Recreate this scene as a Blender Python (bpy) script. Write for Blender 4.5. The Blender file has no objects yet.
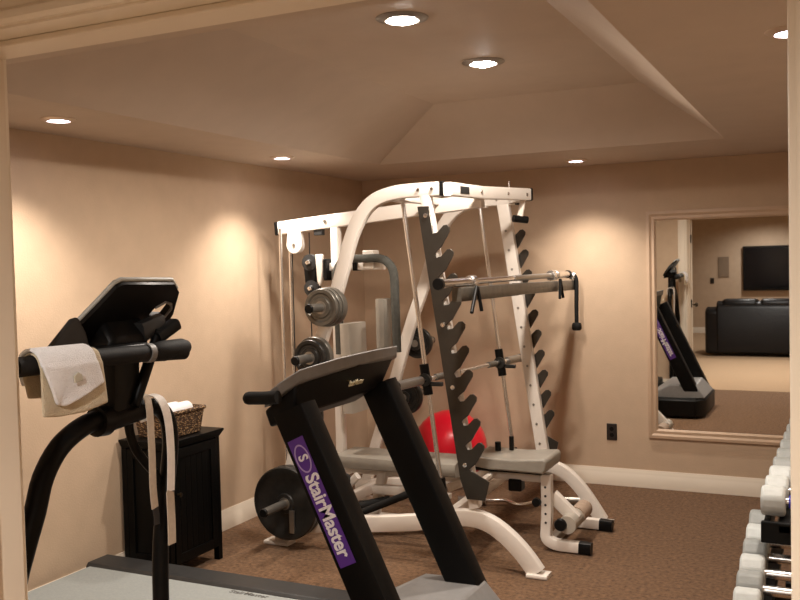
import bpy, bmesh, math, random
from mathutils import Vector, Matrix
random.seed(4)
C = bpy.context.scene.collection
PI = math.pi
V = Vector

# ------------------------------------------------------------------ materials
def mat(name, col, rough=0.6, metal=0.0, noise=0.0, nscale=20.0, bump=0.0, bscale=200.0, spec=0.5, coat=0.0, sheen=0.0, col2=None, trans=0.0):
    m = bpy.data.materials.new(name); m.use_nodes = True
    nt = m.node_tree; b = nt.nodes['Principled BSDF']
    b.inputs['Base Color'].default_value = (*col, 1)
    b.inputs['Roughness'].default_value = rough
    b.inputs['Metallic'].default_value = metal
    b.inputs['Specular IOR Level'].default_value = spec
    b.inputs['Coat Weight'].default_value = coat
    b.inputs['Sheen Weight'].default_value = sheen
    b.inputs['Transmission Weight'].default_value = trans
    tc = nt.nodes.new('ShaderNodeTexCoord')
    if noise > 0 or col2:
        n = nt.nodes.new('ShaderNodeTexNoise'); n.inputs['Scale'].default_value = nscale; n.inputs['Detail'].default_value = 4
        nt.links.new(tc.outputs['Object'], n.inputs['Vector'])
        r = nt.nodes.new('ShaderNodeValToRGB')
        c1 = tuple(max(0, c*(1-noise)) for c in col); c2 = col2 or tuple(min(1, c*(1+noise)) for c in col)
        r.color_ramp.elements[0].position = .3; r.color_ramp.elements[1].position = .7
        r.color_ramp.elements[0].color = (*c1, 1); r.color_ramp.elements[1].color = (*c2, 1)
        nt.links.new(n.outputs['Fac'], r.inputs['Fac']); nt.links.new(r.outputs['Color'], b.inputs['Base Color'])
    if bump > 0:
        n2 = nt.nodes.new('ShaderNodeTexNoise'); n2.inputs['Scale'].default_value = bscale; n2.inputs['Detail'].default_value = 3
        nt.links.new(tc.outputs['Object'], n2.inputs['Vector'])
        bp = nt.nodes.new('ShaderNodeBump'); bp.inputs['Strength'].default_value = bump; bp.inputs['Distance'].default_value = .01
        nt.links.new(n2.outputs['Fac'], bp.inputs['Height']); nt.links.new(bp.outputs['Normal'], b.inputs['Normal'])
    return m

def wicker_mat():
    m = mat('wicker', (.17, .09, .035), .7)
    nt = m.node_tree; b = nt.nodes['Principled BSDF']
    tc = nt.nodes.new('ShaderNodeTexCoord'); v = nt.nodes.new('ShaderNodeTexVoronoi'); v.inputs['Scale'].default_value = 70
    mp = nt.nodes.new('ShaderNodeMapping'); mp.inputs['Scale'].default_value = (1, 1, 1.7)
    nt.links.new(tc.outputs['Object'], mp.inputs['Vector']); nt.links.new(mp.outputs['Vector'], v.inputs['Vector'])
    r = nt.nodes.new('ShaderNodeValToRGB')
    r.color_ramp.elements[0].color = (.42, .26, .12, 1); r.color_ramp.elements[1].color = (.06, .03, .015, 1)
    r.color_ramp.elements[0].position = .15; r.color_ramp.elements[1].position = .55
    nt.links.new(v.outputs['Distance'], r.inputs['Fac']); nt.links.new(r.outputs['Color'], b.inputs['Base Color'])
    bp = nt.nodes.new('ShaderNodeBump'); bp.inputs['Strength'].default_value = .8; bp.inputs['Distance'].default_value = .01; bp.invert = True
    nt.links.new(v.outputs['Distance'], bp.inputs['Height']); nt.links.new(bp.outputs['Normal'], b.inputs['Normal'])
    return m

def emat(name, col, s):
    m = bpy.data.materials.new(name); m.use_nodes = True
    nt = m.node_tree; nt.nodes.remove(nt.nodes['Principled BSDF'])
    e = nt.nodes.new('ShaderNodeEmission'); e.inputs['Color'].default_value = (*col, 1); e.inputs['Strength'].default_value = s
    nt.links.new(e.outputs[0], nt.nodes['Material Output'].inputs['Surface'])
    return m

M = dict(
    wall=mat('tan_wall_paint', (.57, .43, .305), .85, noise=.035, nscale=9, bump=.12, bscale=120, spec=.2),
    ceil=mat('ceiling_paint', (.55, .45, .36), .62, noise=.03, nscale=6, bump=.05, bscale=150, spec=.5),
    ceil2=mat('outer_ceiling_paint', (.75, .68, .58), .9),
    floor=mat('brown_carpet', (.175, .098, .052), .95, noise=.42, nscale=45, bump=.7, bscale=260, spec=.1, sheen=.1),
    floor2=mat('beige_carpet', (.42, .29, .18), .95, noise=.12, nscale=60, bump=.5, bscale=260, spec=.1),
    trim=mat('cream_trim_paint', (.80, .72, .60), .45, noise=.015, nscale=3),
    casing=mat('casing_paint', (.74, .64, .51), .45, noise=.015, nscale=3),
    mframe=mat('mirror_frame_paint', (.58, .42, .29), .5, noise=.03, nscale=12),
    mirror=mat('mirror_glass', (.86, .86, .84), .015, 1.0),
    white=mat('white_powder_coat', (.83, .77, .70), .32, noise=.015, nscale=8, coat=.3),
    chrome=mat('chrome', (.88, .87, .86), .24, 1.0, noise=.03, nscale=40),
    steel=mat('grey_steel', (.34, .32, .29), .33, .85, noise=.08, nscale=30),
    dsteel=mat('dark_cast_iron', (.028, .027, .025), .36, .35, noise=.2, nscale=25, bump=.08),
    gsteel=mat('grey_cast_iron', (.15, .14, .12), .38, .5, noise=.15, nscale=25, bump=.08),
    hook=mat('dark_grey_hook_plate', (.07, .062, .052), .28, .6, noise=.1, nscale=14),
    black=mat('black_plastic', (.006, .006, .006), .42, spec=.18, noise=.2, nscale=30, bump=.05),
    blackm=mat('black_painted_metal', (.004, .004, .004), .38, spec=.14, noise=.15, nscale=12),
    rubber=mat('black_rubber', (.010, .010, .010), .7, spec=.25, noise=.2, nscale=60, bump=.1),
    dgrey=mat('charcoal_plastic', (.030, .030, .030), .45, spec=.35, noise=.1, nscale=30),
    lgrey=mat('light_grey_plastic', (.21, .205, .20), .5, noise=.06, nscale=30, bump=.05),
    belt=mat('grey_belt_rubber', (.29, .315, .31), .75, noise=.06, nscale=90, bump=.15, bscale=400),
    vinyl=mat('grey_vinyl', (.30, .275, .235), .38, noise=.08, nscale=12, bump=.12, bscale=60),
    vinyl2=mat('pale_grey_vinyl', (.46, .42, .36), .36, noise=.05, nscale=12, bump=.1, bscale=60),
    foam=mat('grey_foam', (.075, .075, .065), .8, noise=.15, nscale=50, bump=.2),
    foam2=mat('tan_foam', (.42, .31, .23), .7, noise=.1, nscale=50, bump=.2),
    towel=mat('white_towel', (.90, .90, .92), .95, noise=.03, nscale=60, bump=.6, bscale=320, sheen=.3),
    towel2=mat('beige_towel', (.62, .53, .38), .95, noise=.06, nscale=40, bump=.6, bscale=320),
    strap=mat('white_webbing', (.86, .80, .74), .8, noise=.05, nscale=70, bump=.3),
    strapb=mat('beige_webbing', (.55, .46, .36), .8, noise=.06, nscale=70, bump=.3),
    emb=mat('grey_thread', (.55, .52, .42), .9),
    cab=mat('black_cabinet_paint', (.003, .003, .003), .42, spec=.12, noise=.2, nscale=8, bump=.04),
    red=mat('red_vinyl', (.80, .008, .03), .28, noise=.04, nscale=5, coat=.3),
    purple=mat('purple_sticker', (.10, .03, .27), .4, noise=.03, nscale=10),
    letter=mat('white_lettering', (.88, .85, .88), .5),
    lilac=mat('lilac_ring', (.45, .33, .62), .5),
    gold=mat('pale_gold_lettering', (.62, .55, .36), .4),
    dtext=mat('dark_lettering', (.10, .10, .095), .6),
    bell=mat('grey_urethane', (.50, .53, .52), .5, noise=.08, nscale=25, bump=.06),
    bell2=mat('mid_grey_urethane', (.27, .285, .275), .5, noise=.1, nscale=25, bump=.06),
    blue=mat('blue_band', (.03, .03, .45), .4),
    leather=mat('black_leather', (.006, .005, .005), .36, spec=.25, noise=.2, nscale=12, bump=.25, bscale=50),
    screen=mat('television_screen', (.006, .006, .007), .15),
    brown=mat('dark_brown_plastic', (.018, .012, .009), .5, noise=.1),
    grille=mat('tan_grille', (.26, .19, .13), .8, noise=.1, nscale=90),
    brass=mat('dark_bronze', (.05, .035, .02), .4, .8),
    wick=wicker_mat(),
    lensb=emat('bright_lamp_lens', (1, .93, .86), 70),
    lenss=emat('lamp_lens', (.86, .82, 1.0), 16),
    trimdark=mat('dark_lamp_trim', (.28, .25, .22), .35, .6),
    trimring=mat('lamp_trim', (.62, .50, .40), .3, .4),
)

# ------------------------------------------------------------------ mesh builder
class MB:
    def __init__(s): s.bm = bmesh.new()
    def _faces(s, vs, fs, smooth=False):
        bv = [s.bm.verts.new(v) for v in vs]
        for f in fs:
            try: fc = s.bm.faces.new([bv[i] for i in f]); fc.smooth = smooth
            except ValueError: pass
        return bv
    def box(s, x0, x1, y0, y1, z0, z1):
        vs = [(x, y, z) for x in (x0, x1) for y in (y0, y1) for z in (z0, z1)]
        s._faces(vs, [(0,1,3,2),(4,6,7,5),(0,4,5,1),(2,3,7,6),(0,2,6,4),(1,5,7,3)]); return s
    def prism(s, pts, axis, a, b):
        # pts: 2D outline; extruded along axis ('x': (y,z); 'y': (x,z); 'z': (x,y))
        def P(p, t):
            return (t, p[0], p[1]) if axis == 'x' else (p[0], t, p[1]) if axis == 'y' else (p[0], p[1], t)
        n = len(pts)
        vs = [P(p, a) for p in pts] + [P(p, b) for p in pts]
        fs = [tuple(range(n)), tuple(range(2*n-1, n-1, -1))] + [(i, i+n, (i+1) % n+n, (i+1) % n) for i in range(n)]
        s._faces(vs, fs); return s
    def hull(s, vs, fs): s._faces(vs, fs); return s
    def sweep(s, path, prof, ref=(0,1,0), closed=False, smooth=False, scale=None):
        # profile points (a along ref side, b along normal)
        path = [V(p) for p in path]; n = len(path); rings = []
        ref = V(ref).normalized()
        for i, p in enumerate(path):
            if i == 0: t = path[1]-path[0]
            elif i == n-1: t = path[-1]-path[-2]
            else: t = (path[i+1]-path[i]).normalized()+(path[i]-path[i-1]).normalized()
            t.normalize()
            side = (ref - t*ref.dot(t))
            if side.length < 1e-4: side = V((1,0,0)) - t*t.x
            side.normalize(); nor = t.cross(side)
            k = scale[i] if scale else 1
            if 0 < i < n-1:
                c = (path[i+1]-path[i]).normalized().dot(t); 
                m = 1/max(c, .5)
            else: m = 1
            rings.append([s.bm.verts.new(p+side*a*k+nor*b*k*m) for a, b in prof])
        m_ = len(prof)
        for i in range(n-1):
            for j in range(m_):
                f = s.bm.faces.new((rings[i][j], rings[i][(j+1) % m_], rings[i+1][(j+1) % m_], rings[i+1][j])); f.smooth = smooth
        s.bm.faces.new(rings[0][::-1]); s.bm.faces.new(rings[-1]); return s
    def rtube(s, path, w, h, ref=(0,1,0), r=.008, scale=None):
        # rectangular tube with rounded corners; w along ref, h across
        pr = []
        for cx, cy, a0 in ((w/2-r, h/2-r, 0), (-w/2+r, h/2-r, 90), (-w/2+r, -h/2+r, 180), (w/2-r, -h/2+r, 270)):
            for q in range(3):
                a = math.radians(a0+q*45); pr.append((cx+r*math.cos(a), cy+r*math.sin(a)))
        return s.sweep(path, pr, ref, scale=scale)
    def tube(s, path, r, n=14, ref=(0,1,0), scale=None):
        return s.sweep(path, [(r*math.cos(2*PI*k/n), r*math.sin(2*PI*k/n)) for k in range(n)], ref, smooth=True, scale=scale)
    def lathe(s, prof, origin, axis, n=32):
        # prof: (radius, height) along axis
        ax = V(axis).normalized(); u = ax.orthogonal().normalized(); v = ax.cross(u); o = V(origin)
        rings = []
        for r, h in prof:
            if r < 1e-5: rings.append([s.bm.verts.new(o+ax*h)])
            else: rings.append([s.bm.verts.new(o+ax*h+(u*math.cos(2*PI*k/n)+v*math.sin(2*PI*k/n))*r) for k in range(n)])
        for i in range(len(rings)-1):
            A, B = rings[i], rings[i+1]
            for k in range(n):
                k2 = (k+1) % n
                try:
                    if len(A) == 1 and len(B) == 1: continue
                    if len(A) == 1: f = s.bm.faces.new((A[0], B[k2], B[k]))
                    elif len(B) == 1: f = s.bm.faces.new((A[k], A[k2], B[0]))
                    else: f = s.bm.faces.new((A[k], A[k2], B[k2], B[k]))
                    f.smooth = True
                except ValueError: pass
        return s
    def cyl(s, a, b, r, n=24):
        a = V(a); b = V(b); L = (b-a).length
        return s.lathe([(0,0),(r,0),(r,L),(0,L)], a, b-a, n)
    def build(s, name, material, parent=None, bevel=0, seg=2, solid=0, sub=0):
        bmesh.ops.recalc_face_normals(s.bm, faces=s.bm.faces)
        me = bpy.data.meshes.new(name)
        if parent is not None:
            r = parent
            while r.parent: r = r.parent
            s.bm.transform(Matrix.Translation(-V(r.location)))
        s.bm.to_mesh(me); s.bm.free()
        me.materials.append(material)
        o = bpy.data.objects.new(name, me); C.objects.link(o)
        if parent is not None: o.parent = parent
        if solid: md = o.modifiers.new('Solid', 'SOLIDIFY'); md.thickness = solid; md.offset = 0
        if sub: md = o.modifiers.new('Sub', 'SUBSURF'); md.levels = sub; md.render_levels = sub
        if bevel:
            md = o.modifiers.new('Bevel', 'BEVEL'); md.width = bevel; md.segments = seg; md.limit_method = 'ANGLE'; md.angle_limit = math.radians(40)
        for p in me.polygons: p.use_smooth = True
        try: me.set_sharp_from_angle(angle=math.radians(38))
        except Exception: pass
        return o

def thing(name, label, cat, loc=(0,0,0), group=None):
    o = bpy.data.objects.new(name, None); C.objects.link(o); o.empty_display_size = .1
    o.location = loc; o['label'] = label; o['category'] = cat
    if group: o['group'] = group
    return o
def tag(o, label, cat, group=None):
    o['label'] = label; o['category'] = cat
    if group: o['group'] = group
    return o
def struct(name, mb, m, parent=None, **k):
    o = mb.build(name, m, parent, **k)
    if parent is None: o['kind'] = 'structure'
    return o
def copy_tree(root, delta):
    r = root.copy(); C.objects.link(r); r.location = V(root.location)+V(delta)
    for ch in list(root.children):
        c = ch.copy(); C.objects.link(c); c.parent = r
        for g in ch.children:
            d = g.copy(); C.objects.link(d); d.parent = c
    return r
def smooth_path(pts, n=5):
    P = [V(p) for p in pts]; out = []
    for i in range(len(P)-1):
        p0 = P[max(i-1, 0)]; p1 = P[i]; p2 = P[i+1]; p3 = P[min(i+2, len(P)-1)]
        for k in range(n):
            t = k/n
            out.append(.5*((2*p1)+(p2-p0)*t+(2*p0-5*p1+4*p2-p3)*t*t+(3*p1-p0-3*p2+p3)*t**3))
    out.append(P[-1]); return out
def text_obj(name, body, m, parent, size, origin, xdir, ydir, bold=.0, extrude=.0012, spacing=1.0, align='LEFT', xs=1.0):
    cu = bpy.data.curves.new(name, 'FONT'); cu.body = body; cu.size = size; cu.extrude = extrude; cu.offset = bold
    cu.space_character = spacing; cu.align_x = align; cu.resolution_u = 4
    tmp = bpy.data.objects.new(name+'_tmp', cu); C.objects.link(tmp)
    bpy.context.view_layer.update()
    dg = bpy.context.evaluated_depsgraph_get()
    me = bpy.data.meshes.new_from_object(tmp.evaluated_get(dg))
    bpy.data.objects.remove(tmp)
    x = V(xdir).normalized(); y = V(ydir).normalized(); z = x.cross(y)
    mt = Matrix(((x.x*xs, y.x, z.x, origin[0]), (x.y*xs, y.y, z.y, origin[1]), (x.z*xs, y.z, z.z, origin[2]), (0,0,0,1)))
    r = parent
    while r.parent: r = r.parent
    me.transform(Matrix.Translation(-V(r.location)) @ mt)
    me.materials.clear(); me.materials.append(m)
    o = bpy.data.objects.new(name, me); C.objects.link(o); o.parent = parent
    return o

# ------------------------------------------------------------------ room shell
XL, XR, YF, YD, YO, H = -3.46, .34, 6.56, 1.474, 1.29, 2.3
DL, DR, DH = -1.665, -.048, 2.10          # door opening
OX0, OX1, OY, OH = -4.2, 3.0, -7.25, 2.5   # outer room
struct('floor', MB().box(XL-.1, XR+.1, YD-.09, YF+.1, -.1, 0), M['floor'])
struct('floor', MB().box(OX0, OX1, OY-.1, YD-.09, -.1, 0), M['floor2'])
struct('wall_left', MB().box(XL-.1, XL, YD-.1, YF+.1, 0, H+.1), M['wall'])
struct('wall_far', MB().box(XL, XR, YF, YF+.1, 0, H+.1), M['wall'])
struct('wall_right', MB().box(XR, XR+.1, YD-.1, YF+.1, 0, H+.1), M['wall'])
w = MB(); w.box(OX0, DL-.02, YO, YD, 0, 2.75); w.box(DR+.02, OX1, YO, YD, 0, 2.75); w.box(DL-.02, DR+.02, YO, YD, DH+.02, 2.75)
struct('wall_door', w, M['wall'])
# tray ceiling: lower ring, sloping sides, raised flat
tx0, tx1, ty0, ty1 = -2.80, -.585, 2.15, 5.56
ux0, ux1, uy0, uy1 = -2.23, -.985, 2.53, 5.2; UZ = 2.6
m = MB()
lo = [(XL, YD, H), (XR, YD, H), (XR, YF, H), (XL, YF, H)]
ti = [(tx0, ty0, H), (tx1, ty0, H), (tx1, ty1, H), (tx0, ty1, H)]
up = [(ux0, uy0, UZ), (ux1, uy0, UZ), (ux1, uy1, UZ), (ux0, uy1, UZ)]
tt = [(XL, YD, 2.72), (XR, YD, 2.72), (XR, YF, 2.72), (XL, YF, 2.72)]
vs = lo+ti+up+tt
fs = [(i, (i+1) % 4, 4+(i+1) % 4, 4+i) for i in range(4)]+[(4+i, 4+(i+1) % 4, 8+(i+1) % 4, 8+i) for i in range(4)]+[(8,9,10,11),(12,13,14,15)]+[(i, (i+1) % 4, 12+(i+1) % 4, 12+i) for i in range(4)]
m.hull(vs, fs)
o = struct('ceiling', m, M['ceil'])
for p in o.data.polygons: p.use_smooth = False
struct('ceiling', MB().box(OX0, OX1, OY, YO, OH, OH+.1), M['ceil2'])
struct('wall_outer_far', MB().box(OX0, OX1, OY-.1, OY, 0, OH), M['wall'])
struct('wall_outer_left', MB().box(OX0-.1, OX0, OY, YO, 0, OH), M['wall'])
struct('wall_outer_right', MB().box(OX1, OX1+.1, OY, YO, 0, OH), M['wall'])

def baseboard(name, a, b, inward, h=.125, t=.016):
    # a,b: (x,y) floor points along the wall; inward: unit normal into the room
    a = V((*a, 0)); b = V((*b, 0)); n = V((*inward, 0))
    prof = [(0, 0), (t, 0), (t, h*.68), (t*.8, h*.72), (t*.8, h*.80), (t*.45, h*.90), (t*.3, h), (0, h)]
    mb = MB()
    vs = [a+n*p[0]+V((0,0,p[1])) for p in prof]+[b+n*p[0]+V((0,0,p[1])) for p in prof]; k = len(prof)
    mb.hull(vs, [tuple(range(k)), tuple(range(2*k-1, k-1, -1))]+[(i, i+k, (i+1) % k+k, (i+1) % k) for i in range(k)])
    return struct(name, mb, M['trim'])
baseboard('baseboard_left', (XL, YD), (XL, YF), (1, 0))
baseboard('baseboard_far', (XL+.016, YF), (XR-.016, YF), (0, -1))
baseboard('baseboard_right', (XR, YD), (XR, YF), (-1, 0))
baseboard('baseboard_door', (XL+.016, YD), (DL-.12, YD), (0, 1))
baseboard('baseboard_outer_far', (OX0, OY), (OX1, OY), (0, 1))

# door frame: jambs with stops + casings both sides
def casing(y0, sgn):
    # mitred profile swept round the opening; sgn = direction away from the wall
    W = .105
    prof = [(0, 0), (0, .012), (.008, .019), (.022, .019), (.03, .012), (.08, .014), (.088, .022), (W, .022), (W, 0)]
    mb = MB(); k = len(prof)
    def corner(p, side, top):
        x = (DL-.005-p[0]) if side < 0 else (DR+.005+p[0]); z = 0 if not top else DH+.005+p[0]
        return (x, y0+sgn*p[1], z)
    rings = [[corner(p, s_, t_) for p in prof] for s_, t_ in ((-1, 0), (-1, 1), (1, 1), (1, 0))]
    vs = [v for r in rings for v in r]; fs = []
    for r in range(3):
        for i in range(k): fs.append((r*k+i, (r+1)*k+i, (r+1)*k+(i+1) % k, r*k+(i+1) % k))
    fs += [tuple(range(k)), tuple(range(4*k-1, 3*k-1, -1))]
    mb.hull(vs, fs); return mb
struct('trim_1', casing(YO, -1), M['casing'])
struct('trim_2', casing(YD, 1), M['trim'])
j = MB(); T = .02
j.box(DL-T, DL, YO, YD, 0, DH+T); j.box(DR, DR+T, YO, YD, 0, DH+T); j.box(DL, DR, YO, YD, DH, DH+T)
jamb = struct('trim_3', j, M['casing'])
j = MB(); j.box(DL, DL+.013, YO+.06, YO+.10, 0, DH); j.box(DR-.013, DR, YO+.06, YO+.10, 0, DH); j.box(DL, DR, YO+.06, YO+.10, DH-.013, DH)
j.build('door_stop', M['casing'], jamb, bevel=.003)
# door leaf folded back into the outer room, hung on the left jamb
dl = MB(); dl.box(DL-.016, DL+.022, .52, YO-.03, .012, DH-.01)
hinge_pt = Matrix.Translation((DL, YO-.03, 0)) @ Matrix.Rotation(math.radians(-9), 4, 'Z') @ Matrix.Translation((-DL, -(YO-.03), 0)); dl.bm.transform(hinge_pt)
door = struct('door_1', dl, M['trim'], bevel=.003)
for z in (.25, 1.05, 1.85):
    h_ = MB(); h_.cyl((DL+.01, YO-.02, z-.05), (DL+.01, YO-.02, z+.05), .007, 10); h_.box(DL+.001, DL+.005, YO-.02, YO+.05, z-.045, z+.045)
    h_.build('hinge', M['brass'], door)
k_ = MB(); k_.lathe([(0, 0), (.028, 0), (.028, .006), (.01, .012), (.01, .035), (.028, .05), (.03, .065), (.018, .078), (0, .08)], (DL+.022, .60, 1.0), (1, 0, 0), 20); k_.bm.transform(hinge_pt)
k_.build('door_knob', M['brass'], door)

# ------------------------------------------------------------------ recessed lights
def can_light(x, y, z, r, lens, label, group, ew, spot, warm, blend=.9, size=112, depth=.0):
    t = thing('ceiling_light', label, 'ceiling light', (x, y, z), group)
    g = MB(); g.lathe([(r*.78, -.001), (r*.80, -.012), (r*1.0, -.010), (r*1.22, -.003), (r*1.24, 0)], (x, y, z), (0, 0, 1), 40)
    g.build('trim_ring', M['trimdark' if r > .08 else 'trimring'], t)
    g = MB(); g.lathe([(0, -.026), (r*.3, -.023), (r*.5, -.014), (r*.62, -.003)] if r > .08 else [(0, -.010), (r*.5, -.0095), (r*.8, -.004)], (x, y, z), (0, 0, 1), 32)
    g.build('lens', lens, t)
    ld = bpy.data.lights.new('downlight', 'SPOT'); ld.energy = spot; ld.color = warm; ld.spot_size = math.radians(size); ld.spot_blend = blend
    ld.shadow_soft_size = r*.6
    lo_ = bpy.data.objects.new('downlight', ld); C.objects.link(lo_); lo_.location = (0, 0, -.035); lo_.parent = t
    return t
WARM = (1, .885, .77)
can_light(-3.09, 3.02, H, .062, M['lenss'], 'small recessed ceiling light near the left wall, above the towel machine', 'small soffit lights', 0, 66, WARM)
can_light(-3.08, 4.80, H, .062, M['lenss'], 'small recessed ceiling light near the left wall, above the cable tower', 'small soffit lights', 0, 66, WARM)
can_light(-1.60, 6.14, H, .062, M['lenss'], 'small recessed ceiling light near the far wall', 'small soffit lights', 0, 66, WARM)
can_light(-.125, 3.02, H, .062, M['lenss'], 'small recessed ceiling light at the right edge beside the door casing', 'small soffit lights', 0, 60, WARM)
can_light(-1.555, 3.325, UZ, .085, M['lensb'], 'large bright ceiling light in the raised tray, nearer to the doorway', 'tray lights', 0, 92, WARM, blend=.45, size=172)
can_light(-1.557, 4.25, UZ, .085, M['lensb'], 'large bright ceiling light in the raised tray, nearer to the far wall', 'tray lights', 0, 92, WARM, blend=.45, size=172)
for i, (x, y) in enumerate(((-.9, -.25), (-1.3, -3.2), (-1.3, -6.3), (1.2, -1.0), (1.2, -4.0))):  # unseen lamps added to brighten the door casing, towel and outer room
    can_light(x, y, OH, .07, M['lenss'], 'added unseen ceiling light of the outer room', 'added outer room lights', 0, 290 if i == 0 else 90, (1, .95, .90), size=160)

# ------------------------------------------------------------------ mirror on the far wall
mx0, mx1, mz0, mz1 = -1.215, .20, .36, 1.95
mr = thing('wall_mirror', 'large rectangular mirror in a tan frame on the far wall', 'mirror', (-.5, YF, mz0))
fr = MB(); W = .065; prof = [(0, 0), (0, .012), (.012, .022), (.030, .016), (.045, .026), (W, .020), (W, 0)]
k = len(prof); rings = []
for sx, sz in ((0, 0), (0, 1), (1, 1), (1, 0)):
    rings.append([((mx0+W-p[0]) if sx == 0 else (mx1-W+p[0]), YF-p[1], (mz0+W-p[0]) if sz == 0 else (mz1-W+p[0])) for p in prof])
fr.hull([v for r in rings for v in r], [(r*k+i, ((r+1) % 4)*k+i, ((r+1) % 4)*k+(i+1) % k, r*k+(i+1) % k) for r in range(4) for i in range(k)])
fr.build('mirror_frame', M['mframe'], mr)
MB().box(mx0+W-.004, mx1-W+.004, YF-.007, YF-.0005, mz0+W-.004, mz1-W+.004).build('mirror_glass', M['mirror'], mr)

# wall outlet
t = thing('wall_outlet', 'dark wall outlet on the far wall between the gym frame and the mirror', 'outlet', (-1.478, YF, .385))
MB().box(-1.515, -1.441, YF-.008, YF, .325, .445).build('cover_plate', M['brown'], t, bevel=.004)
for dz in (-.022, .022):
    MB().cyl((-1.478, YF-.010, .385+dz), (-1.478, YF-.004, .385+dz), .016, 16).build('socket', M['black'], t)

# ------------------------------------------------------------------ outer room (seen in the mirror)
t = thing('television', 'wide black flat television on the wall of the outer room', 'television', (-1.0, OY, .9))
MB().box(-1.80, -.05, OY+.01, OY+.08, .90, 1.82).build('bezel', M['black'], t, bevel=.006)
MB().box(-1.76, -.09, OY+.075, OY+.084, .95, 1.78).build('screen', M['screen'], t)
t = thing('wall_speaker', 'tan in-wall speaker grille beside the television', 'speaker', (-2.2, OY, 1.4))
MB().box(-2.30, -2.08, OY, OY+.012, 1.18, 1.61).build('frame', M['grille'], t, bevel=.003)
MB().box(-2.28, -2.10, OY+.01, OY+.016, 1.20, 1.59).build('grille', M['grille'], t)
t = thing('light_switch', 'small dark wall switch beside the speaker grille', 'switch', (-2.42, OY, 1.1))
MB().box(-2.46, -2.38, OY, OY+.01, 1.05, 1.17).build('cover_plate', M['brown'], t, bevel=.003)
MB().box(-2.428, -2.412, OY+.008, OY+.018, 1.095, 1.125).build('toggle', M['brown'], t)
sf = thing('sofa', 'black leather sofa seen from behind in the outer room', 'sofa', (-.9, -2.95, 0))
sx0, sx1 = -1.98, .25
g = MB(); g.prism([(-2.50, .06), (-2.50, .78), (-2.54, .86), (-2.62, .90), (-2.72, .88), (-2.80, .80), (-2.86, .45), (-2.86, .06)], 'x', sx0+.18, sx1-.18)
g.build('backrest', M['leather'], sf, bevel=.03, seg=3)
MB().box(sx0+.1, sx1-.1, -3.40, -2.80, .06, .32).build('base', M['leather'], sf, bevel=.03, seg=3)
for x0, x1 in ((sx0, sx0+.24), (sx1-.24, sx1)):
    g = MB(); g.prism([(-3.45, .04), (-3.45, .58), (-3.40, .66), (-3.2, .68), (-2.65, .80), (-2.52, .74), (-2.51, .04)], 'x', x0, x1)
    g.build('arm', M['leather'], sf, bevel=.05, seg=4)
for i in range(3):
    a = sx0+.25+i*(sx1-sx0-.5)/3
    MB().box(a+.005, a+(sx1-sx0-.5)/3-.005, -3.42, -2.85, .32, .47).build('seat_cushion', M['leather'], sf, bevel=.04, seg=3)
    g = MB(); g.box(a+.005, a+(sx1-sx0-.5)/3-.005, -2.86, -2.53, .55, .93)
    g.build('back_cushion', M['leather'], sf, bevel=.07, seg=4)

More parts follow.
